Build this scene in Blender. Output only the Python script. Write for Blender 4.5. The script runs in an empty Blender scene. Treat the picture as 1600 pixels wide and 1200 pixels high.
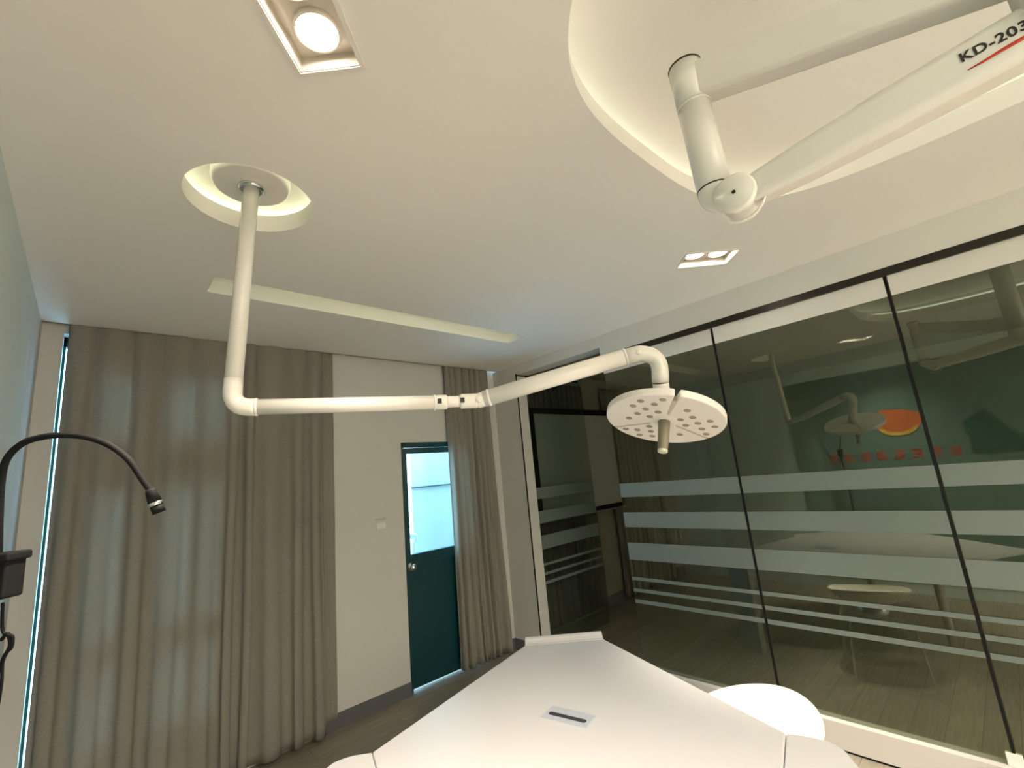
import bpy, bmesh, math, random
from mathutils import Vector, Matrix
random.seed(7)
S = bpy.context.scene
C = S.collection
PI = math.pi
# ------------------------------------------------------------------ camera
FPX, YAW, PITCH, ROLL = 707.08, 0.756344, 0.198072, -0.0939115
EYE = Vector((0, 0, 1.675))
_fw = Vector((math.sin(YAW)*math.cos(PITCH), math.cos(YAW)*math.cos(PITCH), math.sin(PITCH)))
_ri = Vector((math.cos(YAW), -math.sin(YAW), 0))
_up = _ri.cross(_fw)
RI = math.cos(ROLL)*_ri + math.sin(ROLL)*_up
UP = -math.sin(ROLL)*_ri + math.cos(ROLL)*_up
cd = bpy.data.cameras.new('camera'); cam = bpy.data.objects.new('camera', cd); C.objects.link(cam)
cd.sensor_fit = 'HORIZONTAL'; cd.sensor_width = 36; cd.lens = FPX/1600*36; cd.clip_start = 0.02
m = Matrix((RI, UP, -_fw)).transposed().to_4x4(); m.translation = EYE
cam.matrix_world = m
S.camera = cam
def at(x, y, d):
    """point seen at pixel x, y of the photograph, d metres in front of the camera"""
    return EYE + d*((x-800)/FPX*RI + (600-y)/FPX*UP + _fw)
# ------------------------------------------------------------------ world, exposure
S.view_settings.view_transform = 'Standard'; S.view_settings.look = 'None'
S.view_settings.gamma = 1; S.view_settings.use_curve_mapping = False
S.view_settings.exposure = 1.18
w = bpy.data.worlds.new('sky'); S.world = w; w.use_nodes = True
bg = w.node_tree.nodes['Background']; bg.inputs[0].default_value = (0.42, 0.74, 1.0, 1); bg.inputs[1].default_value = 7.0
WARM = (1.0, 0.875, 0.71); LAMP_W = ((75, 100), (100, 47), (20, 168), (215, 168), (70, 168)); COVE = 2.6; COVE_BIG = 1.0
# ------------------------------------------------------------------ materials
MATS = {}
def mat(name, col, rough=.5, metal=0, emit=None, es=0, bump=0, bscale=200, noise=0, nscale=6, spec=.5, transl=0):
    if name in MATS: return MATS[name]
    M = bpy.data.materials.new(name); M.use_nodes = True; nt = M.node_tree; N = nt.nodes; L = nt.links
    b = N['Principled BSDF']; b.inputs['Base Color'].default_value = (*col, 1)
    b.inputs['Roughness'].default_value = rough; b.inputs['Metallic'].default_value = metal
    b.inputs['Specular IOR Level'].default_value = spec
    if emit: b.inputs['Emission Color'].default_value = (*emit, 1); b.inputs['Emission Strength'].default_value = es
    tc = N.new('ShaderNodeTexCoord')
    nz = N.new('ShaderNodeTexNoise'); nz.inputs['Scale'].default_value = nscale; nz.inputs['Detail'].default_value = 4
    L.new(tc.outputs['Object'], nz.inputs['Vector'])
    mx = N.new('ShaderNodeMixRGB'); mx.inputs[0].default_value = 0
    k = 1-noise
    mx.inputs[1].default_value = (col[0]*k, col[1]*k, col[2]*k, 1); mx.inputs[2].default_value = (min(1, col[0]*(1+noise)), min(1, col[1]*(1+noise)), min(1, col[2]*(1+noise)), 1)
    L.new(nz.outputs['Fac'], mx.inputs[0]); L.new(mx.outputs[0], b.inputs['Base Color'])
    if bump:
        n2 = N.new('ShaderNodeTexNoise'); n2.inputs['Scale'].default_value = bscale; n2.inputs['Detail'].default_value = 3
        L.new(tc.outputs['Object'], n2.inputs['Vector'])
        bp = N.new('ShaderNodeBump'); bp.inputs['Strength'].default_value = bump; bp.inputs['Distance'].default_value = .002
        L.new(n2.outputs['Fac'], bp.inputs['Height']); L.new(bp.outputs[0], b.inputs['Normal'])
    if transl:
        t = N.new('ShaderNodeBsdfTranslucent'); t.inputs[0].default_value = (col[0]*1.2, col[1]*1.2, col[2]*1.2, 1)
        ms = N.new('ShaderNodeMixShader'); ms.inputs[0].default_value = transl
        L.new(b.outputs[0], ms.inputs[1]); L.new(t.outputs[0], ms.inputs[2]); L.new(ms.outputs[0], N['Material Output'].inputs[0])
    MATS[name] = M
    return M
def glass(name, tint, ior=1.5, gain=1.0):
    """flat pane: Fresnel mirror over a tinted see-through body, the same from both sides"""
    M = bpy.data.materials.new(name); M.use_nodes = True; nt = M.node_tree; N = nt.nodes; L = nt.links
    N.remove(N['Principled BSDF'])
    g = N.new('ShaderNodeNewGeometry'); mi = N.new('ShaderNodeMix'); mi.data_type = 'FLOAT'
    mi.inputs[2].default_value = ior; mi.inputs[3].default_value = 1/ior
    L.new(g.outputs['Backfacing'], mi.inputs[0])
    fr = N.new('ShaderNodeFresnel'); L.new(mi.outputs[0], fr.inputs[0])
    mu = N.new('ShaderNodeMath'); mu.operation = 'MULTIPLY'; mu.inputs[1].default_value = gain; mu.use_clamp = True
    L.new(fr.outputs[0], mu.inputs[0])
    t = N.new('ShaderNodeBsdfTransparent'); t.inputs[0].default_value = (*tint, 1)
    gl = N.new('ShaderNodeBsdfGlossy'); gl.inputs['Roughness'].default_value = 0.0
    gl.inputs[0].default_value = (.93, 1, .9, 1)
    ms = N.new('ShaderNodeMixShader'); L.new(mu.outputs[0], ms.inputs[0]); L.new(t.outputs[0], ms.inputs[1]); L.new(gl.outputs[0], ms.inputs[2])
    L.new(ms.outputs[0], N['Material Output'].inputs[0])
    return M
def planks():
    M = bpy.data.materials.new('floor_planks'); M.use_nodes = True; nt = M.node_tree; N = nt.nodes; L = nt.links
    b = N['Principled BSDF']; b.inputs['Roughness'].default_value = .38
    tc = N.new('ShaderNodeTexCoord'); br = N.new('ShaderNodeTexBrick')
    br.inputs['Color1'].default_value = (.42, .365, .285, 1); br.inputs['Color2'].default_value = (.34, .30, .235, 1); br.inputs['Mortar'].default_value = (.24, .20, .155, 1)
    br.inputs['Scale'].default_value = 1; br.inputs['Mortar Size'].default_value = .002; br.inputs['Brick Width'].default_value = 1.2; br.inputs['Row Height'].default_value = .15
    L.new(tc.outputs['Object'], br.inputs['Vector'])
    mp = N.new('ShaderNodeMapping'); mp.inputs['Scale'].default_value = (3, 40, 1); L.new(tc.outputs['Object'], mp.inputs[0])
    nz = N.new('ShaderNodeTexNoise'); nz.inputs['Scale'].default_value = 1.5; nz.inputs['Detail'].default_value = 6; L.new(mp.outputs[0], nz.inputs['Vector'])
    mx = N.new('ShaderNodeMixRGB'); mx.blend_type = 'MULTIPLY'; mx.inputs[0].default_value = .6
    L.new(br.outputs[0], mx.inputs[1]); L.new(nz.outputs['Fac'], mx.inputs[2]); L.new(mx.outputs[0], b.inputs['Base Color'])
    return M
M_CEIL = mat('ceiling_plaster', (.88, .85, .81), .9, noise=.015, nscale=2, bump=.05, bscale=150)
M_WALL = mat('beige_wall_paint', (.66, .645, .61), .85, noise=.015, nscale=2, bump=.08, bscale=250)
M_BLUE = mat('pale_blue_wall_paint', (.70, .80, .80), .85, noise=.015, nscale=2, bump=.05, bscale=250)
M_FLOOR = planks()
M_BASE = mat('grey_baseboard', (.13, .13, .14), .45)
M_ENAM = mat('white_enamel', (.86, .83, .78), .18, spec=.6)
M_ENAM2 = mat('white_satin_enamel', (.84, .80, .76), .35)
M_TABLE = mat('white_table_laminate', (.53, .53, .545), .32)
M_BLACK = mat('black_rubber', (.008, .008, .009), .75, spec=.2)
M_DARKF = mat('dark_bronze_metal', (.03, .025, .02), .35, .6)
M_CURT = mat('grey_curtain_fabric', (.37, .35, .305), .95, noise=.18, nscale=90, bump=.35, bscale=500, spec=.1, transl=.27)
M_CURT2 = mat('dimmed_curtain_fabric', (.16, .14, .12), .95, noise=.15, nscale=90, bump=.3, bscale=500, spec=.1, transl=.08)  # fabric colour darkened to give the far room its dimness
M_GREEN = mat('dark_green_door_paint', (.002, .042, .055), .35)
M_CHROME = mat('chrome', (.75, .76, .78), .16, 1)
M_STEEL = mat('brushed_aluminium', (.62, .64, .68), .35, .8)
M_LENS = mat('grey_lens', (.36, .30, .26), .25)
M_GRIP = mat('grey_handle_grip', (.22, .19, .13), .45)
M_STRIPE = mat('frosted_film', (.15, .18, .165), .75, noise=.03, nscale=300)
M_WHITEP = mat('white_plastic', (.82, .80, .76), .35)
M_SHELL = mat('cream_plastic_shell', (.86, .83, .72), .25)
M_BULB = mat('lamp_glow', (1, 1, 1), .4, emit=(1, .93, .80), es=22)
M_LED = mat('led_strip_glow', (1, 1, 1), .4, emit=(.93, 1.0, .66), es=COVE)
M_LEDB = mat('recess_led_glow', (1, 1, 1), .4, emit=(.97, 1.0, .78), es=COVE_BIG)
M_HOUS = mat('downlight_housing', (.62, .57, .50), .3, .2)
M_SLOTW = mat('dark_slot', (.03, .03, .03), .6)
M_RED = mat('red_print', (.62, .04, .02), .5)
M_INK = mat('black_print', (.015, .012, .01), .5)
M_BOARD = mat('dark_teal_board', (.12, .21, .20), .6)
M_BOARD2 = mat('pale_teal_strip', (.22, .34, .32), .6)
M_ORANGE = mat('orange_paint', (.62, .14, .04), .6)
M_YEL = mat('yellow_paint', (.75, .5, .08), .6)
M_TEAL = mat('deep_teal_paint', (.01, .10, .085), .6)
M_SCREEN = mat('projection_screen_cloth', (.42, .40, .37), .9)
M_FARW = mat('dimmed_far_room_paint', (.30, .28, .22), .9)  # wall colour darkened so the far room looks unlit
M_FARC = mat('dimmed_far_room_ceiling', (.35, .33, .27), .9)  # ceiling darkened in colour for the same unlit look
M_EXT = mat('outdoor_white_render', (.40, .45, .45), .9, noise=.03)
M_EXTB = mat('outdoor_apartment_wall', (.16, .16, .16), .9)
M_LEAF = mat('outdoor_foliage', (.10, .20, .08), .9, noise=.5, nscale=30)
G_PART = glass('green_tinted_partition_glass', (.84, .87, .79), 1.52, 2.0)
G_DOOR = glass('green_tinted_door_glass', (.82, .87, .85), 1.5, 1.0)
G_CLEAR = glass('clear_window_glass', (.90, .97, .98), 1.45, .8)
# ------------------------------------------------------------------ mesh helpers
class MB:
    def __init__(s): s.v = []; s.f = []; s.sm = []
    def add(s, vs, fs, smooth=False):
        o = len(s.v); s.v += [tuple(v) for v in vs]; s.f += [tuple(i+o for i in f) for f in fs]; s.sm += [smooth]*len(fs); return s
    def box(s, a, b, M=None):
        (x0, y0, z0), (x1, y1, z1) = a, b
        vs = [Vector(p) for p in ((x0,y0,z0),(x1,y0,z0),(x1,y1,z0),(x0,y1,z0),(x0,y0,z1),(x1,y0,z1),(x1,y1,z1),(x0,y1,z1))]
        if M: vs = [M@v for v in vs]
        return s.add(vs, [(0,3,2,1),(4,5,6,7),(0,1,5,4),(1,2,6,5),(2,3,7,6),(3,0,4,7)])
    def prism(s, pts, z0, z1, M=None, smooth=False):
        n = len(pts); vs = [Vector((p[0], p[1], z0)) for p in pts]+[Vector((p[0], p[1], z1)) for p in pts]
        if M: vs = [M@v for v in vs]
        o = len(s.v); s.add(vs, [tuple(range(n))[::-1], tuple(range(n, 2*n))])
        s.f += [(o+i, o+(i+1) % n, o+n+(i+1) % n, o+n+i) for i in range(n)]; s.sm += [smooth]*n
        return s
    def tube(s, pts, r, n=24, cap=True, sx=None):
        pts = [Vector(p) for p in pts]; R = r if isinstance(r, (list, tuple)) else [r]*len(pts)
        T = []
        for i in range(len(pts)):
            a = pts[max(i-1, 0)]; b = pts[min(i+1, len(pts)-1)]; T.append((b-a).normalized())
        ref = Vector((0, 0, 1)) if abs(T[0].z) < .9 else Vector((1, 0, 0))
        u = T[0].cross(ref).normalized(); vs = []
        for i, p in enumerate(pts):
            u = (u-T[i]*u.dot(T[i])).normalized(); v = T[i].cross(u)
            for k in range(n):
                a = 2*PI*k/n; vs.append(p+R[i]*(math.cos(a)*u+math.sin(a)*v))
        fs = [(i*n+k, i*n+(k+1) % n, (i+1)*n+(k+1) % n, (i+1)*n+k) for i in range(len(pts)-1) for k in range(n)]
        o = len(s.v); s.add(vs, fs, True)
        if cap:
            s.f += [tuple(o+k for k in range(n))[::-1], tuple(o+(len(pts)-1)*n+k for k in range(n))]; s.sm += [False]*2
        return s
    def lathe(s, prof, M=None, n=48):
        """prof: (radius, height) pairs about local z"""
        vs = []
        for r, z in prof:
            for k in range(n):
                a = 2*PI*k/n; v = Vector((r*math.cos(a), r*math.sin(a), z)); vs.append(M@v if M else v)
        fs = [(i*n+k, i*n+(k+1) % n, (i+1)*n+(k+1) % n, (i+1)*n+k) for i in range(len(prof)-1) for k in range(n)]
        s.add(vs, fs, True); return s
    def disc(s, P):
        """rings of points around one centre, closed without a seam"""
        n = len(P[1])-1; vs = [P[0][0]]+[p for row in P[1:] for p in row[:-1]]; fs = [(0, 1+k, 1+(k+1) % n) for k in range(n)]
        for i in range(len(P)-2): fs += [(1+i*n+k, 1+(i+1)*n+k, 1+(i+1)*n+(k+1) % n, 1+i*n+(k+1) % n) for k in range(n)]
        return s.add(vs, fs, True)
    def grid(s, P, smooth=True):
        n = len(P[0]); vs = [p for row in P for p in row]
        s.add(vs, [(i*n+j, i*n+j+1, (i+1)*n+j+1, (i+1)*n+j) for i in range(len(P)-1) for j in range(n-1)], smooth); return s
    def build(s, name, m, parent=None, bevel=0, solid=0, sub=0):
        me = bpy.data.meshes.new(name)
        o0 = parent.matrix_world.translation if False else None
        me.from_pydata(s.v, [], s.f); me.polygons.foreach_set('use_smooth', s.sm); me.update()
        bm = bmesh.new(); bm.from_mesh(me); bmesh.ops.recalc_face_normals(bm, faces=bm.faces); bm.to_mesh(me); bm.free()
        me.materials.append(m)
        o = bpy.data.objects.new(name, me); C.objects.link(o)
        if parent:
            off = Vector((0, 0, 0)); q = parent
            while q: off += q.location; q = q.parent
            for v in me.vertices: v.co -= off
            o.parent = parent
        if sub: k = o.modifiers.new('sub', 'SUBSURF'); k.levels = k.render_levels = sub
        if solid: k = o.modifiers.new('sol', 'SOLIDIFY'); k.thickness = solid; k.offset = 0
        if bevel: k = o.modifiers.new('bev', 'BEVEL'); k.width = bevel; k.segments = 3; k.limit_method = 'ANGLE'
        return o
def tag(o, label, cat=None, group=None, kind=None):
    o['label'] = label
    if cat: o['category'] = cat
    if group: o['group'] = group
    if kind: o['kind'] = kind
    return o
def thing(name, loc, label, cat, group=None, kind=None):
    o = bpy.data.objects.new(name, None); C.objects.link(o); o.location = loc; o.empty_display_size = .1
    return tag(o, label, cat, group, kind)
def struct(name, mb, m, label, cat, **k):
    return tag(mb.build(name, m, **k), label, cat, kind='structure')
def axisM(p, z, x=None):
    """frame at p whose local z points along z"""
    z = Vector(z).normalized(); x = Vector(x) if x is not None else (Vector((1, 0, 0)) if abs(z.x) < .9 else Vector((0, 1, 0)))
    x = (x-z*x.dot(z)).normalized(); y = z.cross(x)
    M = Matrix((x, y, z)).transposed().to_4x4(); M.translation = p; return M
def bez(pts, n=12):
    """Catmull-Rom through pts"""
    pts = [Vector(p) for p in pts]; P = [2*pts[0]-pts[1]]+pts+[2*pts[-1]-pts[-2]]; out = []
    for i in range(1, len(P)-2):
        a, b, c, d = P[i-1:i+3]
        for k in range(n):
            t = k/n; out.append(.5*((2*b)+(c-a)*t+(2*a-5*b+4*c-d)*t*t+(3*b-a-3*c+d)*t**3))
    out.append(pts[-1]); return out
# ------------------------------------------------------------------ room dimensions
XL, XG, YB, YF, ZC, LIP = -0.27, 3.21, 3.70, -2.6, 2.80, 0.075
XF = 8.2
YE = 3.635                                     # the ceiling stops here, a curtain pocket behind it
YD0, YD1 = 2.25, 3.32                          # glass doorway
ZT = 2.575                                     # underside of partition track
# ------------------------------------------------------------------ floor, walls
struct('floor', MB().box((XL-.2, YF-.2, -.1), (XF+.2, YB+.25, 0)), M_FLOOR, 'grey-brown wood plank floor running under table and glass wall', 'floor')
DX0, DX1, DZ = 2.045, 2.90, 2.055              # green door opening
WX0, WX1 = -.175, 1.33                         # window opening behind the wide curtain
bw = MB()
T = .24
bw.box((XL-.2, YB, 0), (WX0, YB+T, 3.15)); bw.box((WX1, YB, 0), (DX0, YB+T, 3.15)); bw.box((DX1, YB, 0), (XG+.12, YB+T, 3.15))
bw.box((WX0, YB, 2.76), (WX1, YB+T, 3.15)); bw.box((DX0, YB, DZ), (DX1, YB+T, 3.15)); bw.box((WX0, YB, 0), (WX1, YB+T, .04))
struct('wall_back', bw, M_WALL, 'beige painted wall between the curtains with green door', 'wall')
struct('wall_left', MB().box((XL-.2, YF-.2, 0), (XL, 3.23, 3.15)), M_BLUE, 'pale blue wall at the far left edge', 'wall')
struct('trim_1', MB().box((XL-.2, 3.23, 0), (XL, YB, 3.15)), M_WALL, 'narrow beige wall strip beside the pale blue wall', 'wall')
struct('wall_front', MB().box((XL-.2, YF-.2, 0), (XF+.2, YF, 3.15)), M_WALL, 'wall behind the camera closing the room', 'wall')
hd = MB(); hd.box((XG, YF, ZT+.045), (XG+.16, YD0, ZC)); hd.box((XG, YD0, ZT+.12), (XG+.16, YD1, ZC+.0)); hd.box((XG, YD1, 0), (XG+.12, YB, ZC))
struct('wall_right', hd, M_WALL, 'beige header and corner strip framing the glass partition', 'wall')
struct('baseboard_back', MB().box((WX1+.02, YB-.014, 0), (DX0-.002, YB, .10)).box((DX1, YB-.014, 0), (XG, YB, .1)), M_BASE, 'dark grey baseboard between wide curtain and green door', 'baseboard')
struct('baseboard_right', MB().box((XG-.014, YD1+.01, 0), (XG, YB-.015, .10)), M_BASE, 'short dark grey baseboard beside the glass doorway', 'baseboard')
# ------------------------------------------------------------------ ceiling with recesses
RC, RA, RB, RN = (1.50, -.22), .84, .935, 3.2
def sup(a, b, n=96, e=RN, c=RC):
    out = []
    for k in range(n):
        t = 2*PI*k/n; ct, st = math.cos(t), math.sin(t)
        out.append((c[0]+a*math.copysign(abs(ct)**(2/e), ct), c[1]+b*math.copysign(abs(st)**(2/e), st)))
    return out
def ring(c, r, n=64): return [(c[0]+r*math.cos(2*PI*k/n), c[1]+r*math.sin(2*PI*k/n)) for k in range(n)]
PC = (.387, 1.775)                              # canopy of the ceiling pole
RR = .218
SL = (.40, 2.60, 2.545, 2.755)                  # slot x0 x1 y0 y1
def rect(c, a, b, ang):
    ca, sa = math.cos(ang), math.sin(ang)
    return [(c[0]+x*ca-y*sa, c[1]+x*sa+y*ca) for x, y in ((-a, -b), (a, -b), (a, b), (-a, b))]
DLS = [((.306, .930), math.radians(45)), ((2.562, .967), math.radians(-43)), ((2.55, -2.05), 0), ((.45, -2.05), 0), ((1.5, -2.05), 0)]  # last three are added fill lamps, unseen, washing the rear of the room
DA, DB = .145, .083
def curve_slab(name, outer, holes, z0, h, m):
    cu = bpy.data.curves.new(name+'_c', 'CURVE'); cu.dimensions = '2D'; cu.fill_mode = 'BOTH'; cu.extrude = h/2
    for P in [outer]+holes:
        sp = cu.splines.new('POLY'); sp.points.add(len(P)-1); sp.use_cyclic_u = True
        for i, p in enumerate(P): sp.points[i].co = (p[0], p[1], 0, 1)
    o = bpy.data.objects.new(name+'_t', cu); C.objects.link(o); o.location.z = z0+h/2
    dg = bpy.context.evaluated_depsgraph_get(); dg.update()
    me = bpy.data.meshes.new_from_object(o.evaluated_get(dg)); bpy.data.objects.remove(o)
    for v in me.vertices: v.co.z += z0+h/2
    me.materials.clear(); me.materials.append(m); r = bpy.data.objects.new(name, me); C.objects.link(r); return r
outer = [(XL, YF), (XG+.02, YF), (XG+.02, YE), (XL, YE)]
holes = [sup(RA, RB), ring(PC, RR), [(SL[0], SL[2]), (SL[1], SL[2]), (SL[1], SL[3]), (SL[0], SL[3])]]+[rect(c, DA, DB, a) for c, a in DLS]
ce = curve_slab('ceiling', outer, holes, ZC, LIP, M_CEIL)
tag(ce, 'off-white plaster ceiling with round, oval and long slot recesses', 'ceiling', kind='structure')
up = MB(); up.prism(sup(RA+.12, RB+.12), 2.935, 2.955)
struct('trim_2', up, M_CEIL, 'raised inner ceiling above the large rounded recess', 'ceiling')
def wallring(P, z0, z1, t=.01):
    n = len(P); mb = MB(); vs = [(p[0], p[1], z0) for p in P]+[(p[0], p[1], z1) for p in P]
    mb.add(vs, [(i, (i+1) % n, n+(i+1) % n, n+i) for i in range(n)], True); return mb
mb = wallring(sup(RA+.10, RB+.10), ZC+LIP, 2.94)
tag(MB().box((XL-.2, YF-.2, 3.06), (XG+.16, YB+.25, 3.16)).build('trim_12', M_CEIL), 'unseen roof slab added above the suspended ceiling to keep sky light out', 'ceiling', kind='structure')  # added out of view to block the sky from above
struct('trim_3', mb, M_CEIL, 'inner side wall of the large rounded ceiling recess', 'ceiling', solid=.01)
mb = wallring(ring(PC, .33), ZC+LIP, 2.925); mb.prism(ring(PC, .335), 2.925, 2.94)
struct('trim_4', mb, M_CEIL, 'inner plate of the small round ceiling recess around the pole', 'ceiling')
mb = MB(); a, b, c_, d_ = SL[0]-.04, SL[1]+.04, SL[2]-.1, SL[3]+.02
z1 = 2.95
mb.box((a, c_, z1), (b, d_, z1+.012)); mb.box((a-.01, c_, ZC+LIP), (a, d_, z1)); mb.box((b, c_, ZC+LIP), (b+.01, d_, z1)); mb.box((a, c_-.01, ZC+LIP), (b, c_, z1)); mb.box((a, d_, ZC+LIP), (b, d_+.01, z1))
struct('trim_5', mb, M_CEIL, 'inner box of the long slot recess in front of the curtains', 'ceiling')
struct('trim_6', MB().box((XL, YE, 2.99), (XG, YB, 3.02)).box((XL, YE-.012, ZC+.0), (XG, YE-.0005, 3.0)), M_CEIL, 'curtain pocket at the back edge of the ceiling', 'ceiling')
def ledloop(P, z, r=.008, closed=True):
    pts = [(p[0], p[1], z) for p in P]
    if closed: pts.append(pts[0])
    return MB().tube(pts, r, 8, False)
tag(ledloop(sup(RA+.055, RB+.055), ZC+LIP+.018, .008).build('led_strip', M_LEDB), 'hidden glowing light strip around the large rounded ceiling recess', 'led strip')
tag(ledloop(ring(PC, .312), ZC+LIP+.012, .006).build('led_strip', M_LED), 'hidden glowing light strip inside the small round ceiling recess', 'led strip')
tag(ledloop([(SL[0]+.02, SL[2]-.05), (SL[1]-.02, SL[2]-.05)], ZC+LIP+.02, .0045, False).build('led_strip', M_LED), 'hidden glowing light strip inside the long ceiling slot', 'led strip')
# ------------------------------------------------------------------ downlights
def spot(p, W, parent, size):
    l = bpy.data.lights.new('spot', 'SPOT'); l.energy = W; l.color = WARM; l.spot_size = size; l.spot_blend = 1.0; l.shadow_soft_size = .03
    o = bpy.data.objects.new('lamp_light', l); C.objects.link(o); o.parent = parent; o.location = Vector(p)-parent.location
DL_LABELS = ['twin square recessed downlight at the top edge of the photo', 'twin recessed downlight near the large rounded recess, above the glass wall',
             'added unseen twin fill downlight behind the camera by the glass wall', 'added unseen twin fill downlight behind the camera by the blue wall', 'added unseen twin fill downlight at the room end behind the camera']
for i, (c, a) in enumerate(DLS):
    t = thing('recessed_downlight', (c[0], c[1], ZC), DL_LABELS[i], 'ceiling light', 'twin recessed downlights')
    M = Matrix.Translation((c[0], c[1], ZC)) @ Matrix.Rotation(a, 4, 'Z')
    fr = MB(); w_ = .012
    for q in (((-DA-w_, -DB-w_, -.004), (DA+w_, -DB, .002)), ((-DA-w_, DB, -.004), (DA+w_, DB+w_, .002)), ((-DA-w_, -DB, -.004), (-DA, DB, .002)), ((DA, -DB, -.004), (DA+w_, DB, .002))): fr.box(*q, M=M)
    fr.build('frame', M_ENAM2, t)
    ho = MB(); ho.box((-DA, -DB, .045), (DA, DB, .06), M)
    for q in (((-DA, -DB, .0), (DA, -DB+.003, .05)), ((-DA, DB-.003, .0), (DA, DB, .05)), ((-DA, -DB, .0), (-DA+.003, DB, .05)), ((DA-.003, -DB, .0), (DA, DB, .05))): ho.box(*q, M=M)
    ho.build('housing', M_HOUS, t)
    for s in (-1, 1):
        cx = s*.068
        ML = M @ Matrix.Translation((cx, 0, 0))
        l = MB().lathe([(.056, .046), (.058, .030), (.054, .027), (.050, .032), (.045, .040)], ML, 40).build('lamp', M_HOUS, t)
        MB().lathe([(.044, .036), (.038, .030), (.02, .027), (.0001, .026)], ML, 40).build('bulb_glow', M_BULB, l)
        spot(ML @ Vector((0, 0, .018)), LAMP_W[i][0], t, math.radians(LAMP_W[i][1]))
# ------------------------------------------------------------------ curtains
def curtain(name, x0, x1, y, z0, z1, folds, amp, seed, m, label, taper=(0, 0), group=None, lean=None):
    rnd = random.Random(seed); nx = folds*22; nz = 44
    ph = [0]
    ws = [rnd.uniform(.55, 1.5) for _ in range(folds)]; tot = sum(ws)
    amps = [rnd.uniform(.55, 1.15) for _ in range(folds+1)]
    sh = [rnd.uniform(-1, 1) for _ in range(folds+1)]
    P = []
    for j in range(nz+1):
        v = j/nz; z = z0+(z1-z0)*v; row = []
        for i in range(nx+1):
            u = i/nx; k = u*folds; kk = min(int(k), folds-1); fr = k-kk
            xa = sum(ws[:kk])/tot; wdt = ws[kk]/tot
            xx = xa+wdt*fr
            A = amp*(amps[kk]*(1-fr)+amps[min(kk+1, folds)]*fr)
            s_ = math.sin(2*PI*fr+.5*math.sin(2*PI*fr+sh[kk]))
            pw = .9-.62*max(0, (v-.55)/.45); yy = -A*(.5-.5*math.cos(2*PI*fr+.8*sh[kk]*math.sin(PI*fr)*(1-v)))**pw*(1-.35*v)
            yy += min(.010, amp*.5)*math.sin(9*u+3*v+seed)+min(.004, amp*.3)*math.sin(31*u-7*v)
            xx += .012*math.sin(5*v+sh[kk]*4)*(1-v)*math.sin(PI*fr)/max(x1-x0, .5)+.006*math.sin(2*PI*2*fr)*(1-v)
            X = x0+(x1-x0)*xx+taper[0]*(1-v)*(1-u)+taper[1]*(1-v)*u
            row.append((X, y+yy*(1 if v < .97 else 1), z))
        P.append(row)
    o = MB().grid(P).build(name, m, solid=.004)
    return tag(o, label, 'curtain', group)
cu = curtain('curtain', -.150, 1.34, 3.655, .03, 2.975, 10, .058, 3, M_CURT, 'wide grey-brown curtain covering the tall window at left', (0, .0), 'grey curtains on the back wall')
cu2 = curtain('curtain', 1.30, 1.435, 3.686, .06, 2.975, 1, .004, 8, M_CURT, 'narrow grey curtain end fold at the right of the wide curtain', (0, 0), 'grey curtains on the back wall')
cu3 = curtain('curtain', 2.535, 3.10, 3.675, .03, 2.975, 7, .075, 21, M_CURT, 'narrow gathered grey curtain beside the green door', (0, .02), 'grey curtains on the back wall')
# ------------------------------------------------------------------ window behind the wide curtain
wn = thing('window_1', (WX0, YB+.1, 0), 'tall daylit window hidden behind the wide curtain', 'window', kind='structure')
fr = MB(); y0, y1 = YB+.08, YB+.13
fr.box((WX0, y0, .04), (WX0+.012, y1, 2.76)); fr.box((WX1-.05, y0, .04), (WX1, y1, 2.76)); fr.box((WX0, y0, .04), (WX1, y1, .10)); fr.box((WX0, y0, 2.70), (WX1, y1, 2.76))
y0, y1 = YB+.002, YB+.05
for xa, xb in ((-.125, .035), (.155, .37), (.49, .565), (.645, WX1)): fr.box((xa, y0, .04), (xb, y1, 2.76))  # added opaque boards, shaped so daylight reaches the curtain in patches
for z0, z1 in ((.04, .43), (.85, .98), (1.80, 2.10), (2.50, 2.76)):
    for xa, xb in ((.035, .155), (.37, .49), (.565, .645)): fr.box((xa, y0, z0), (xb, y1, z1))
fr.build('window_frame', M_TEAL, wn)
MB().box((WX0, YB+.10, .04), (WX1, YB+.106, 2.76)).build('window_pane', G_CLEAR, wn)
# ------------------------------------------------------------------ green door
dr = thing('door_1', (DX0, YB+.03, 0), 'dark green exterior door with a tall bright glass pane', 'door', kind='structure')
ff = MB(); yA, yB_ = YB+.03, YB+.10
ff.box((DX0, yA-.01, 0), (DX0+.035, yB_, DZ)); ff.box((DX1-.035, yA-.01, 0), (DX1, yB_, DZ)); ff.box((DX0, yA-.01, DZ-.045), (DX1, yB_, DZ))
ff.build('door_frame', M_GREEN, dr, bevel=.003)
lf = MB(); a, b = DX0+.038, DX1-.038
PX0, PX1, PZ0, PZ1 = a+.032, b-.09, 1.075, 1.955
lf.box((a, yA, .022), (PX0, yA+.045, DZ-.05)); lf.box((PX1, yA, .022), (b, yA+.045, DZ-.05)); lf.box((PX0, yA, PZ1), (PX1, yA+.045, DZ-.05)); lf.box((PX0, yA, .022), (PX1, yA+.045, PZ0))
lf.box((PX0-.005, yA-.006, PZ0-.09), (PX1+.005, yA, PZ0-.055))
lf.build('door_leaf', M_GREEN, dr, bevel=.002)
MB().box((PX0-.002, yA+.02, PZ0-.002), (PX1+.002, yA+.026, PZ1+.002)).build('door_pane', G_CLEAR, dr)
MB().lathe([(.0001, .062), (.022, .060), (.029, .048), (.027, .034), (.014, .024), (.013, .006), (.034, .005), (.036, .0)], axisM((a+.028, yA, .975), (0, -1, 0)), 32).build('door_knob', M_CHROME, dr)
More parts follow.
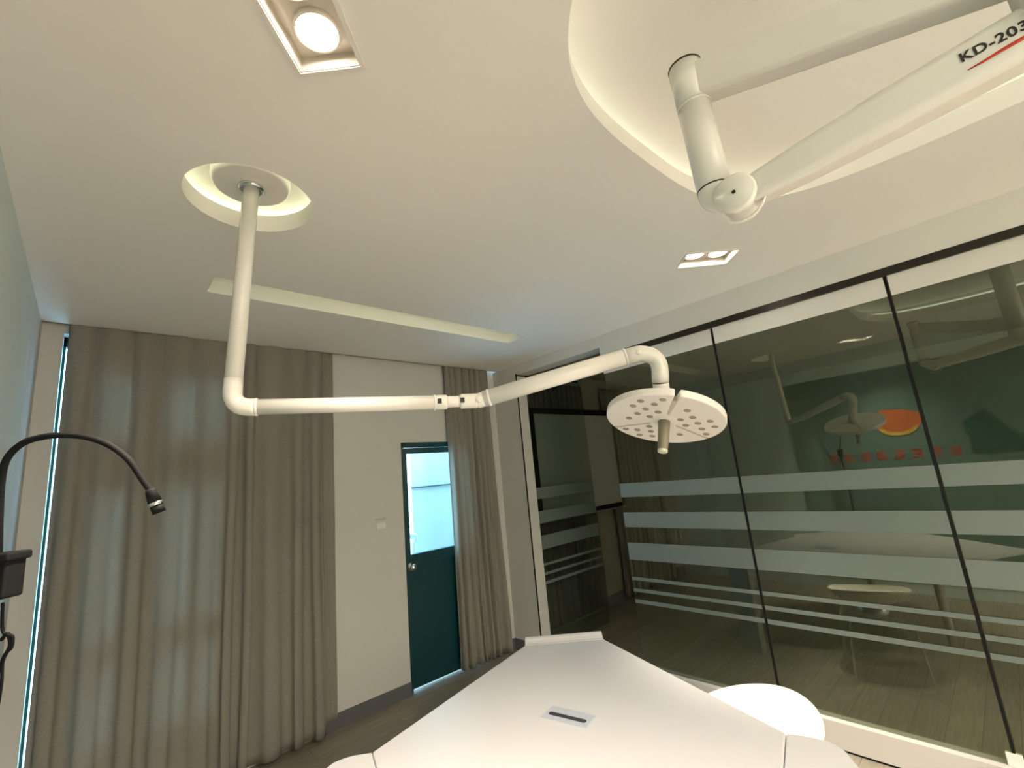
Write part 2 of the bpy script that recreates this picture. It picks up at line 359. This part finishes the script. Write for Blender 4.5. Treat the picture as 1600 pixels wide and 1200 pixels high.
# outdoors
tag(MB().box((2.32+.42, 4.75, -.2), (5.2, 4.95, 4.2)).build('outdoor_wall', M_EXT), 'bright white outdoor wall seen through the green door', 'wall')
tag(MB().box((2.72, 4.725, 1.63), (5.2, 4.75, 1.645)).build('wall_groove', mat('outdoor_grey_line', (.04, .06, .07), .6)), 'thin dark horizontal line across the outdoor wall', 'groove')  # raised dark strip standing in for a groove in the wall
tag(MB().box((-1.0, YB+.25, -.15), (5.2, 4.95, -.02)).build('balcony_floor', M_EXT), 'pale balcony floor outside the green door', 'balcony')
ap = thing('apartment_building', (10.4, 18, -8), 'distant pale apartment building beyond the balcony', 'building')
MB().box((8.7, 16, -8), (12.2, 20, 12)).build('wall', M_EXTB, ap)
for r in range(8):
    for c in range(4):
        MB().box((8.8+c*.68, 15.95, -2+r*1.25), (9.25+c*.68, 15.99, -1.25+r*1.25)).build('window', M_BASE, ap)
tr = MB()
for k in range(260):
    p = Vector((random.gauss(7.3, .6), random.gauss(12.5, .5), random.uniform(-3, 1.9))); q = random.uniform(.12, .3)
    d = Vector((random.uniform(-1, 1), random.uniform(-1, 1), random.uniform(-1, 1))).normalized(); M = axisM(p, d)
    tr.add([M@Vector(v) for v in ((-q, 0, 0), (0, -q*.5, .03), (q, 0, 0), (0, q*.5, .03))], [(0, 1, 2, 3)])
tt = thing('tree', (6.6, 12.5, -8), 'green tree in front of the distant apartment building', 'tree')
tr.build('foliage', M_LEAF, tt); MB().tube([(6.6, 12.5, -8), (6.6, 12.5, 0)], [.25, .1], 10).build('trunk', M_EXTB, tt)
rp = at(646, 880, 4.6)
rl = MB().tube(bez([(rp.x, rp.y, 0), (rp.x, rp.y, 1.0), (rp.x+.01, rp.y-.02, 1.12), (rp.x-.05, rp.y-.02, 1.17), (rp.x-.5, rp.y, 1.18)]), .035, 16)
tag(rl.build('balcony_railing', mat('outdoor_grey_pipe', (.55, .60, .62), .4)), 'grey bent pipe railing seen low in the green door pane', 'railing')
# ------------------------------------------------------------------ switch plate
sw = thing('light_switch', (1.83, YB, 1.38), 'small white switch plate on the beige wall left of the green door', 'light switch')
MB().box((1.785, YB-.008, 1.335), (1.870, YB, 1.385)).build('switch_plate', M_WHITEP, sw, bevel=.003)
MB().box((1.800, YB-.012, 1.345), (1.825, YB-.008, 1.375)).box((1.830, YB-.012, 1.345), (1.855, YB-.008, 1.375)).build('switch_rocker', M_WHITEP, sw, bevel=.001)
tag(MB().box((1.785, YB-.004, 1.405), (1.872, YB, 1.425)).build('wall_label', mat('grey_label', (.55, .52, .47), .6)), 'thin grey label strip just above the switch plate', 'label')
# ------------------------------------------------------------------ glass partition
STR = [(1.415, 1.525), (1.18, 1.295), (.93, 1.06), (.776, .800), (.690, .715), (.606, .634)]
edges = [(YD0, 1.286), (1.278, .292), (.284, -.702), (-.71, -1.70), (-1.708, YF)]
for i, (b, a) in enumerate(edges):
    g = thing('window_%d' % (i+2), (XG, a, 0), ['fixed glass panel beside the open doorway with frosted stripes', 'second fixed glass panel with frosted stripes, above the white chair', 'third fixed glass panel with frosted stripes at the right edge', 'glass panel with frosted stripes outside the right edge', 'last glass panel with frosted stripes behind the camera'][i], 'glass panel', kind='structure')
    MB().box((XG+.02, a+.004, .15), (XG+.030, b-.004, ZT+.02)).build('glass_pane', G_PART, g)
    for z0, z1 in STR: MB().box((XG+.0185, a+.005, z0), (XG+.0198, b-.005, z1)).build('frosted_stripe', M_STRIPE, g)
    MB().box((XG+.021, a-.0065, .15), (XG+.029, a+.0065, ZT)).build('seam_gasket', M_BLACK, g)
    MB().box((XG+.010, a+.006, 2.458), (XG+.0185, b-.006, ZT)).build('header_panel', M_WALL, g)
    MB().box((XG+.012, a-.028, .15), (XG+.036, a+.028, .205)).build('patch_fitting', M_WHITEP, g, bevel=.002)
struct('trim_7', MB().box((XG-.004, YF, ZT), (XG+.05, YD0+.02, ZT+.045)), M_DARKF, 'dark metal track along the top of the glass partition', 'track')
struct('trim_8', MB().box((XG-.02, YF, .012), (XG+.07, YD0, .15)), mat('sill_paint', (.60, .57, .55), .5), 'white sill along the foot of the glass partition', 'sill')
struct('trim_9', MB().box((XG-.015, YF, 0), (XG+.065, YD0, .012)), M_BLACK, 'black strip under the white partition sill', 'sill')
# glass door, opened into the far room
gd = thing('door_2', (XG+.02, YD1, 0), 'open frameless glass door with frosted stripes and a black edge', 'door', kind='structure')
GX0, GX1, GY = XG+.01, 4.26, YD1+.01
MB().box((GX0, GY-.005, .02), (GX1, GY+.005, 2.68)).build('glass_leaf', G_DOOR, gd)
for z0, z1 in STR: MB().box((GX0+.003, GY-.0068, z0), (GX1-.003, GY-.0054, z1)).build('frosted_stripe', M_STRIPE, gd)
MB().box((GX0-.012, GY-.008, 0), (GX0, GY+.008, 2.70)).build('hinge_edge', M_BLACK, gd)
MB().box((GX0-.012, GY-.010, 2.68), (GX1-.05, GY+.010, 2.705)).build('top_rail', M_BLACK, gd)
# ------------------------------------------------------------------ far room behind the glass
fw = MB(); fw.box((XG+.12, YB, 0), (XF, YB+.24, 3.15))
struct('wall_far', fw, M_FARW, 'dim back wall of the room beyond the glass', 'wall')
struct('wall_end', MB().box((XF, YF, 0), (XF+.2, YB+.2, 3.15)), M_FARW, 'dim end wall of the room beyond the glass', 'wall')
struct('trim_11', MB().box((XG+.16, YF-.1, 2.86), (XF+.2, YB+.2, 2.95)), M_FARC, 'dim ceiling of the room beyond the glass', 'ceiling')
struct('baseboard_far', MB().box((4.72, YB-.015, 0), (XF, YB, .12)), M_BASE, 'dark baseboard in the room beyond the glass', 'baseboard')
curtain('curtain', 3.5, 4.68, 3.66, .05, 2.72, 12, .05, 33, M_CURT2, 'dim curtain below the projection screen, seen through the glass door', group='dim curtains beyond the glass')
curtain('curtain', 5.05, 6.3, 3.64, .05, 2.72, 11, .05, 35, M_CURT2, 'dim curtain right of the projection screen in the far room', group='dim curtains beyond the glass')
ps = thing('projection_screen', (4.4, 3.55, 1.1), 'pulled-down grey projection screen with black border in the far room', 'projection screen')
MB().box((3.62, 3.545, 1.20), (5.12, 3.549, 2.36)).build('screen_cloth', M_SCREEN, ps)
sb = MB(); sb.box((3.56, 3.542, 1.16), (3.63, 3.55, 2.40)); sb.box((5.10, 3.542, 1.16), (5.15, 3.55, 2.40)); sb.box((3.56, 3.542, 2.33), (5.15, 3.55, 2.40)); sb.box((3.56, 3.542, 1.16), (5.15, 3.55, 1.21))
sb.build('screen_border', M_BLACK, ps)
MB().tube([(3.55, 3.546, 1.15), (5.16, 3.546, 1.15)], .012, 12).build('bottom_bar', M_STEEL, ps)
# ------------------------------------------------------------------ board on the blue wall, seen reflected in the glass
bd = thing('wall_mural', (XL, .2, 1.7), 'dark teal painted board on the left wall with orange shape, reflected in the glass', 'wall board')
MB().box((XL, -2.3, .15), (XL+.012, 1.90, 2.5)).build('board', M_BOARD, bd)
MB().box((XL+.012, 1.62, .15), (XL+.016, 1.895, 2.3)).build('pale_strip', M_BOARD2, bd)
op = []
for k in range(24):
    t = PI+PI*k/23; op.append((.83+.24*math.cos(t), 1.93+.20*math.sin(t)))
op += [(.95, 2.02), (.75, 2.0)]
MY = Matrix(((0, 0, 1, XL+.0125), (1, 0, 0, 0), (0, 1, 0, 0), (0, 0, 0, 1)))
MB().prism(op, 0, .004, MY).build('orange_shape', M_ORANGE, bd)
yp = [(.83+.17*math.cos(PI+PI*k/15), 1.80+.09*math.sin(PI+PI*k/15)) for k in range(16)]+[(.83+.13*math.cos(-PI*k/15), 1.80+.05*math.sin(-PI*k/15)) for k in range(16)]
MB().prism(yp, .004, .006, MY).build('yellow_curve', M_YEL, bd)
rr = random.Random(5)
for k in range(8):
    y = 1.50-k*.155; z = 1.50; lt = MB()
    lt.box((XL+.012, y-.006, z-.05), (XL+.014, y+.006, z+.05)); q = rr.choice((-1, 1)); lt.box((XL+.012, y+q*.034-.006, z-.03), (XL+.014, y+q*.034+.006, z+.035))
    for t_ in range(3): lt.box((XL+.012, y-.045, z-.045+t_*.04), (XL+.0145, y+.045, z-.033+t_*.04))
    lt.build('red_character', M_RED, bd)
MB().box((XL+.012, -.9, 1.46), (XL+.02, .28, 1.62)).prism([(-.05, 1.62), (.28, 1.6), (.3, 1.8), (.12, 1.9)], .002, .008, MY).prism(ring((-.35, 1.75), .2, 20), .002, .008, MY).build('dark_green_shape', M_TEAL, bd)
# ------------------------------------------------------------------ table
tb = thing('table', (1.3, 1.2, 0), 'large white tapered table with a raised far end and cable port', 'table')
E0 = Vector((1.985, 1.882)); U = Vector((-.706, -.708)).normalized(); W = Vector((U.y, -U.x))   # W: towards the right of the photo
if W.x < 0 or W.y > 0: W = -W
def TP(u, w): p = E0+U*u+W*w; return (p.x, p.y)
top = [TP(.0, -.218), TP(.0, .218), TP(.984, .677), TP(1.5, .375), TP(1.9, .10), TP(1.9, -.20), TP(1.5, -.455), TP(.907, -.751)]
zt0, zt1 = .712, .75
MB().prism(top, zt0, zt1).build('tabletop', M_TABLE, tb, bevel=.006)
for name_, P_ in (('right_section', [(.986, .678), (1.005, .722), (1.018, .742), (1.041, .778), (1.07, .792), (1.10, .797), (1.18, .784), (1.5, .72), (1.9, .62), (1.902, .102), (1.502, .377)]),
                 ('left_section', [(1.502, -.457), (1.902, -.202), (1.9, -.72), (1.5, -.82), (1.2, -.875), (1.05, -.895), (.982, -.888), (.951, -.875), (.930, -.845), (.918, -.817), (.909, -.752)])):
    MB().prism([TP(*p) for p in P_], zt0, zt1).build('tabletop_'+name_, M_TABLE, tb, bevel=.004)
# raised waterfall end: profile swept across
prof = [(.0, .7495), (-.012, .753), (-.022, .762), (-.030, .772), (-.040, .777), (-.052, .775), (-.062, .766), (-.066, .752), (-.066, 0), (-.024, 0), (-.024, .70), (.0, .712)]
wf = MB(); n = len(prof)
vs = [(*TP(u, -.218-u*.1), z) for u, z in prof]+[(*TP(u, .218+u*.1), z) for u, z in prof]
wf.add(vs, [tuple(range(n)), tuple(range(n, 2*n))[::-1]]+[(i, (i+1) % n, n+(i+1) % n, n+i) for i in range(n)])
wf.build('end_leg_panel', M_TABLE, tb, bevel=.002)
for w_ in (-.40, .40):
    q = TP(1.35, w_); MB().tube([(q[0], q[1], 0), (q[0], q[1], zt0)], .03, 20).build('leg', M_ENAM, tb)
gc = Vector((1.412, 1.356)); ga = Vector((1.474-1.433, 1.283-1.461)).normalized(); gb = Vector((-ga.y, ga.x))
GM = Matrix(((ga.x, gb.x, 0, gc.x), (ga.y, gb.y, 0, gc.y), (0, 0, 1, .75), (0, 0, 0, 1)))
gp = MB().box((-.096, -.045, 0), (.096, .045, .004), GM).build('cable_port_plate', mat('silver_plate', (.46, .50, .58), .3, .15), tb, bevel=.001)
sl = [(x*.072+math.copysign(.008*math.cos(t), x), .008*math.sin(t)-.008) for x, ts in ((1, (-PI/2, -PI/4, 0, PI/4, PI/2)), (-1, (PI/2, PI/4, 0, -PI/4, -PI/2))) for t in ts]
MB().prism([(x, y*1.3) for x, y in sl], .004, .0055, GM).build('brush_slot', M_SLOTW, gp)
# ------------------------------------------------------------------ chair
CX, CY = 2.10, .955
chair = thing('chair', (CX, CY, 0), 'cream plastic shell chair with chrome legs at the right table edge', 'chair')
MCh = Matrix.Translation((CX, CY, 0)) @ Matrix.Rotation(math.radians(-20), 4, 'Z')
P = []
NR, NA = 14, 48
for i in range(NR+1):
    r = i/NR; row = []
    for k in range(NA+1):
        a = 2*PI*k/NA; bx = .225*(1+.06*math.cos(2*a)); by = .255
        back = max(0, math.cos(a))                   # back of the shell towards +x, away from the table
        rim = .11+.10*back**1.5*.45-.03*max(0, -math.cos(a))**2
        z = .485+rim*r**2.4
        row.append(MCh @ Vector((bx*r*math.cos(a)*(1+.04*back), by*r*math.sin(a), z)))
    P.append(row)
MB().disc(P).build('seat_shell', M_SHELL, chair, solid=.009)
for sx in (-1, 1):
    fr = MB().tube([MCh@p for p in bez([Vector((sx*.24, -.22, .012)), Vector((sx*.19, -.19, .36)), Vector((sx*.175, -.15, .425)), Vector((sx*.17, 0, .435)), Vector((sx*.175, .15, .425)), Vector((sx*.19, .19, .36)), Vector((sx*.24, .22, .012))], 8)], .008, 12)
    fr.build('leg_frame', M_CHROME, chair)
MB().box((-.17, -.06, .43), (.17, .06, .45), MCh).lathe([(.10, .44), (.09, .49), (.05, .505)], MCh, 24).build('seat_bracket', M_STEEL, chair)
# ------------------------------------------------------------------ ceiling-pole examination lamp
el = thing('examination_lamp', (PC[0], PC[1], ZC+.06), 'white ceiling-pole examination lamp with bent arm and round perforated head', 'examination lamp')
r0 = .0285
MB().lathe([(.0001, 2.925), (.128, 2.925), (.136, 2.915), (.137, 2.885), (.133, 2.868), (.124, 2.861), (.045, 2.860), (.0001, 2.860)], Matrix.Translation((PC[0], PC[1], 0)), 64).build('ceiling_canopy', M_ENAM2, el)
MB().lathe([(.046, 2.862), (.047, 2.852), (.040, 2.846), (.030, 2.846)], Matrix.Translation((PC[0], PC[1], 0)), 40).build('canopy_collar', M_CHROME, el)
elb = at(361, 637, 1.528)
ptop = Vector((PC[0], PC[1], 2.86)); J1 = at(678, 629, 1.765)
dn = (elb-ptop).normalized(); ax = (J1-elb).normalized()
MB().tube([ptop, elb-dn*.095], r0, 32).build('pole', M_ENAM, el)
R_ = .06
ebp = [elb-dn*.10, elb-dn*R_]
for k in range(1, 8):
    t = k/8; ebp.append((1-t)**2*(elb-dn*R_)+2*t*(1-t)*elb+t*t*(elb+ax*R_))
ebp += [elb+ax*R_, elb+ax*.075]
MB().tube(ebp, r0*1.06, 32).build('elbow', M_ENAM, el)
a1 = MB().tube([elb+ax*.07, J1], r0*.97, 32).build('lower_arm', M_ENAM, el)
for q in (J1, elb+ax*.074): MB().tube([q-ax*.004, q, q+ax*.006], [r0*1.05, r0*1.1, r0*1.05], 32).build('joint_ring', M_ENAM2, el)
K2 = at(748, 626, 1.80)
a2 = (K2-J1).normalized(); tot = (K2-J1).length
side = a2.cross(Vector((0, 0, 1))).normalized(); upv = side.cross(a2)
def link(name, A, B, rad, m, cutw=None):
    n = 10; pts = [A.lerp(B, k/n) for k in range(n+1)]; rs = []
    for k in range(n+1):
        rs.append(rad*(1 if 0 < k < n else .86))
    return MB().tube(pts, rs, 28).build(name, m, el)
link('fork_knuckle', J1+a2*.006, J1+a2*(tot*.30), r0*1.02, M_ENAM)
MB().tube([J1+a2*(tot*.12), J1+a2*(tot*.72)], r0*.78, 24).build('swivel_link', M_ENAM, el)
link('fork_knuckle', J1+a2*(tot*.56), K2, r0*1.02, M_ENAM)
for t_ in (.12, .62):
    p = J1+a2*(tot*t_); fc = (EYE-p); fc = (fc-a2*fc.dot(a2)-upv*fc.dot(upv)).normalized()
    M = Matrix((a2, upv, fc)).transposed().to_4x4(); M.translation = p+fc*(r0*.97)
    MB().box((-.008, -.010, -.002), (.008, .010, .003), M).build('knuckle_slot', M_SLOTW, el)
A1 = at(764, 621, 1.80); A2 = at(976, 558, 1.765); ax2 = (A2-A1).normalized()
MB().tube([K2-a2*.02, K2, K2.lerp(A1, .5), A1], [r0*.9, r0*1.05, r0*1.08, r0*1.1], 32).build('tilt_knuckle', M_ENAM, el)
MB().tube([A1-ax2*.02, A2], r0*1.16, 36).build('spring_arm', M_ENAM, el)
for q in (A1, A2): MB().tube([q-ax2*.004, q, q+ax2*.006], [r0*1.17, r0*1.24, r0*1.17], 32).build('joint_ring', M_ENAM2, el)
fcd = (EYE-K2).normalized()
def pin(p, rad): 
    f = (EYE-p); f = (f-ax2*f.dot(ax2)); f.z *= .2; f.normalize(); MB().lathe([(.0001, .006), (rad*.8, .006), (rad, .003), (rad, -.01)], axisM(p+f*r0*1.12, f), 24).build('hinge_pin', M_ENAM2, el)
pin(K2.lerp(A1, .15), .013)
H0 = at(1038, 657, 1.75)                        # head centre
Bt = at(1000, 552, 1.765); Cn = at(1031, 556, 1.76); Dn = at(1032, 598, 1.757)
eb = [A2, Bt-(Bt-A2)*.2]
for k in range(0, 11):
    t = k/10; eb.append((1-t)**3*Bt+3*t*(1-t)**2*(Bt.lerp(Cn, .75))+3*t*t*(1-t)*(Cn.lerp(Dn, .12))+t**3*at(1031.5, 584, 1.757))
eb += [Dn]
MB().tube(eb, r0*1.12, 36).build('head_elbow', M_ENAM, el)
pin(Bt-ax2*.01, .012)
nf = Vector((EYE.x-H0.x, EYE.y-H0.y, 0)).normalized()
th = math.radians(16)
nd = (at(1035.5, 704, 1.695)-H0).normalized()      # the way the lamp face looks
xr = nf.cross(Vector((0, 0, 1))).normalized()
if xr.dot(RI) < 0: xr = -xr
xr = (xr-nd*xr.dot(nd)).normalized()
HM = Matrix((xr, nd.cross(xr), nd)).transposed().to_4x4(); HM.translation = H0       # local z points out of the face
MB().tube([Dn, H0-nd*.045+Vector((0, 0, .012)), H0-nd*.015], [r0*1.08, r0*1.08, r0*1.3], 32).build('head_neck', M_ENAM2, el)
HR = .220
def sector(a0, a1, rin, rout, z0, z1, mb, n=22):
    pts = [(rin*math.cos(a0), rin*math.sin(a0))]
    pts += [(rout*math.cos(a0+(a1-a0)*k/n), rout*math.sin(a0+(a1-a0)*k/n)) for k in range(n+1)]
    pts += [(rin*math.cos(a1-(a1-a0)*k/6), rin*math.sin(a1-(a1-a0)*k/6)) for k in range(7)][:-1]
    mb.prism(pts, z0, z1, HM)
# image up is local -y or +y: find it
ysg = 1 if (HM.to_3x3() @ Vector((0, 1, 0))).dot(UP) > 0 else -1
def AN(a): return a*ysg
segs = [(-44, 75), (75, 202), (202, 316)]
hh = MB().lathe([(.0001, .0045), (.040, .0045), (.052, .0015), (.066, -.006), (.066, -.028), (.0001, -.028)], HM, 40).build('head_hub', M_ENAM2, el)
for (d0, d1) in segs:
    g0 = 4.5 if d0 == 75 else 1.2; g1 = 4.5 if d1 == 75 else 1.2
    mb = MB(); a0, a1 = sorted((AN(math.radians(d0+g0*.5)), AN(math.radians(d1-g1*.5))))
    sector(a0, a1, .05, HR, -.026, .003, mb)
    pt = mb.build('head_sector', M_ENAM2, el, bevel=.006)
for d, rr_, w_, zz in ((202, HR-.006, .0045, .0035), (316, HR-.006, .0045, .0035), (75, HR*.80, .0085, .0015)):
    MB().box((.06, -w_, -.02), (rr_, w_, zz), HM @ Matrix.Rotation(AN(math.radians(d)), 4, 'Z')).build('groove_strip', mat('groove_grey', (.55, .46, .40), .4), el)
LENS = [(.40, .47), (.76, .08), (.84, -.15), (.70, -.49), (.48, .21), (.56, -.03), (.63, -.27), (.28, .10), (.36, -.14)]
for (d0, d1) in segs:
    for lx, ly in LENS:
        rr_ = math.hypot(lx, ly)*.97*HR; a = math.atan2(ly, lx)-math.radians(15.5)
        a = max(-math.radians((d1-d0)/2-8), min(math.radians((d1-d0)/2-8), a)); a = AN(a+math.radians((d0+d1)/2))
        M = HM @ Matrix.Translation((rr_*math.cos(a), rr_*math.sin(a), .0032))
        MB().lathe([(.0125, 0), (.0125, .0008), (.0105, .0012), (.0001, .0012)], M, 20).build('lens', M_LENS, el)
hdl = MB().lathe([(.0001, 0), (.0225, 0), (.0225, .01), (.0185, .118), (.0180, .122)], HM @ Matrix.Rotation(0, 4, 'Z'), 32)
hl = hdl.build('handle', M_GRIP, el)
MB().lathe([(.0181, .121), (.0185, .128), (.016, .131), (.0001, .131)], HM, 32).build('handle_tip', mat('pale_tip', (.6, .62, .5), .4), hl)
# ------------------------------------------------------------------ big surgical arm at the top right
sa = thing('surgical_lamp_arm', (1.5, -.25, 2.935), 'thick white surgical lamp arm with black lettering and red line', 'lamp arm')
c0 = at(1070, 108, 1.20); c1 = at(1116, 296, 1.135)
cdv = (c1-c0).normalized(); cr = .0405
MB().tube([c0, c0.lerp(c1, .33)], cr*1.03, 40).build('upper_sleeve', M_ENAM, sa)
MB().tube([c0.lerp(c1, .33), c1], cr, 40).build('vertical_tube', M_ENAM, sa)
MB().tube([c0-cdv*.004, c0+cdv*.001], cr*1.045, 40).build('tube_cap', M_DARKF, sa)
MB().tube([c0.lerp(c1, .335)-cdv*.003, c0.lerp(c1, .335)+cdv*.003], cr*1.05, 40).build('tube_ring', M_ENAM2, sa)
# horizontal carrier arm
b0 = c0+cdv*.055
b1 = at(1640, -78, .78)
bd_ = (b1-b0).normalized(); bu = Vector((0, 0, 1)); bu = (bu-bd_*bu.dot(bd_)).normalized(); bs = bd_.cross(bu)
M = Matrix((bs, bu, bd_)).transposed().to_4x4(); M.translation = b0
MB().prism([(-.03, -.045), (-.022, -.05), (.022, -.05), (.03, -.045), (.03, .045), (-.03, .045)], 0, (b1-b0).length+.1, M).build('carrier_arm', M_ENAM2, sa, bevel=.004)
hub = Vector((1.50, -.30, 0))
hb = b1
MB().tube([(hb.x, hb.y, hb.z-.12), (hb.x, hb.y, 2.935)], .06, 32).build('ceiling_column', M_ENAM, sa)
# spring arm with text
s0 = at(1154, 311, 1.09); s1 = at(1600, 62, .80); sd = (s1-s0).normalized()
su = Vector((0, 0, 1)); su = (su-sd*su.dot(sd)).normalized(); sn = sd.cross(su); 
if sn.dot(EYE-s0) < 0: sn = -sn
MS = Matrix((sd, su, sd.cross(su))).transposed().to_4x4(); MS.translation = s0
sg = 1 if sd.cross(su).dot(sn) > 0 else -1
Ls = (s1-s0).length+.45
secs = []
for t, hw in ((-.0, .030), (.05, .036), (.14, .042), (.3, .047), (Ls, .050)):
    hd_ = hw*.80; ch = hw*.32
    poly = [(-hw+ch, hd_), (hw-ch, hd_), (hw, hd_-ch), (hw, -hd_+ch), (hw-ch, -hd_), (-hw+ch, -hd_), (-hw, -hd_+ch), (-hw, hd_-ch)]
    secs.append([MS @ Vector((t, p[0], p[1])) for p in poly])
ab = MB(); vs = [v for s_ in secs for v in s_]
ab.add(vs, [tuple(range(8)), tuple(range(len(vs)-8, len(vs)))[::-1]]+[(i*8+k, i*8+(k+1) % 8, (i+1)*8+(k+1) % 8, (i+1)*8+k) for i in range(len(secs)-1) for k in range(8)])
arm = ab.build('spring_arm', M_ENAM2, sa, bevel=.006)
# yoke and disc
MB().tube([s0-sn*.045, s0+sn*.030], .043, 48).build('pivot_drum', M_ENAM2, sa, bevel=.003)
dk = MB().lathe([(.0001, .012), (.042, .012), (.0475, .006), (.0475, 0)], axisM(s0+sn*.030, sn), 56).build('pivot_disc', M_ENAM, sa)
MB().lathe([(.0001, .0135), (.0045, .0135), (.0045, .012)], axisM(s0+sn*.030, sn), 20).build('pivot_screw', M_DARKF, dk)
yk = bez([c1+cdv*.0, c1+cdv*.018, c1+cdv*.036+sd*.008, c1+cdv*.056+sd*.032], 4)
MB().tube(yk, [cr*(.99-.5*(k/12)**2.2) for k in range(13)], 36).build('yoke', M_ENAM, sa)
MB().tube([c1-cdv*.0015, c1+cdv*.0015], cr*1.01, 40).build('yoke_seam', M_DARKF, sa)
# lower guard curve under the disc
gpts = [s0+sd*(.058*math.cos(t))+su*(.060*math.sin(t))-su*.004+sn*.012 for t in [math.radians(a) for a in range(225, 345, 8)]]
MB().tube(gpts, .0035, 8).build('cable_guard', M_ENAM, sa)
def text(name, s, size, M, m, parent, ext=.0004):
    cu = bpy.data.curves.new(name, 'FONT'); cu.body = s; cu.size = size; cu.extrude = ext; cu.offset = size*.022; cu.space_character = 1.08
    o = bpy.data.objects.new(name, cu); C.objects.link(o)
    dg = bpy.context.evaluated_depsgraph_get(); dg.update(); me = bpy.data.meshes.new_from_object(o.evaluated_get(dg)); bpy.data.objects.remove(o)
    off = Vector((0, 0, 0)); q = parent
    while q: off += q.location; q = q.parent
    me.transform(M); me.transform(Matrix.Translation(-off)); me.materials.clear(); me.materials.append(m)
    r = bpy.data.objects.new(name, me); C.objects.link(r); r.parent = parent; return r
def face_pt(px, py, off=.0005):
    # meet the pixel's ray with the arm's lettered face plane
    p0 = s0+sn*(.048*.80+off); r = at(px, py, 1)-EYE; return EYE+r*((p0-EYE).dot(sn)/r.dot(sn))
tp = face_pt(1502, 98); tq = face_pt(1596, 49); tdir = (tq-tp); tdir = (tdir-sn*tdir.dot(sn)).normalized(); tup = sn.cross(tdir)
TM = Matrix((tdir, tup, sn)).transposed().to_4x4(); TM.translation = tp
tlen = (tq-tp).length
text('lettering', 'KD-203', tlen/5.2*1.74, TM, M_INK, arm)
rp = [face_pt(x, y, .0009) for x, y in ((1512, 109), (1535, 95), (1565, 76), (1590, 61), (1625, 42))]
rq = [face_pt(x, y, .0009) for x, y in ((1512, 110), (1536, 98), (1567, 80), (1592, 66), (1627, 47))]
MB().grid([rp, rq]).build('red_line', M_RED, arm, solid=.0008)
# ------------------------------------------------------------------ gooseneck stand at the left edge
gs = thing('gooseneck_lamp', (-.118, 1.38, 0), 'black gooseneck lamp on a stand at the left edge of the photo', 'gooseneck lamp')
D = .9
gn = [at(x, y, D) for x, y in ((-3, 880), (-1, 800), (3, 745), (12, 715), (35, 693), (65, 683), (98, 680), (135, 683), (170, 695), (200, 717), (220, 745), (236, 768))]
MB().tube(bez(gn, 6), .0062, 16).build('gooseneck', M_BLACK, gs)
e0 = at(234, 764, D); e1 = at(249, 801, D); ed = (e1-e0).normalized(); l_ = (e1-e0).length
MB().tube([e0, e0+ed*.006, e0+ed*(l_*.55)], [.0075, .0095, .012], 24).build('lamp_socket', M_BLACK, gs)
MB().tube([e0+ed*(l_*.55), e0+ed*(l_*.68)], .0125, 24).build('silver_ring', M_CHROME, gs)
MB().tube([e0+ed*(l_*.68), e1], .0112, 24).build('lamp_tip', M_BLACK, gs)
bx = at(8, 905, D); up_ = Vector((0, 0, 1)); rx = RI.copy(); rx.z = 0; rx.normalize(); M = Matrix((rx, rx.cross(Vector((0, 0, -1))), up_)).transposed().to_4x4(); M.translation = bx
MB().box((-.028, -.02, -.035), (.020, .02, .045), M).box((-.028, -.025, .035), (.026, .025, .052), M).build('control_box', M_BLACK, gs, bevel=.005)
q = at(-4, 880, D)
MB().tube([(q.x, q.y, .02), (q.x, q.y, q.z+.02)], .008, 16).build('stand_pole', M_BLACK, gs)
MB().lathe([(.0001, .024), (.10, .022), (.115, .012), (.115, 0), (.0001, 0)], Matrix.Translation((q.x, q.y, 0)), 40).build('stand_base', M_BLACK, gs)
cb = [at(x, y, D) for x, y in ((4, 942), (4, 985), (14, 992), (20, 995), (18, 1012), (8, 1022), (4, 1035), (3, 1062), (0, 1085), (-6, 1120))]
MB().tube(bez(cb, 5), .0028, 8).tube(bez([at(x, y, D) for x, y in ((2, 1000), (12, 990), (16, 1008), (5, 1030), (1, 1050))], 5), .0035, 8).build('cable', M_BLACK, gs)
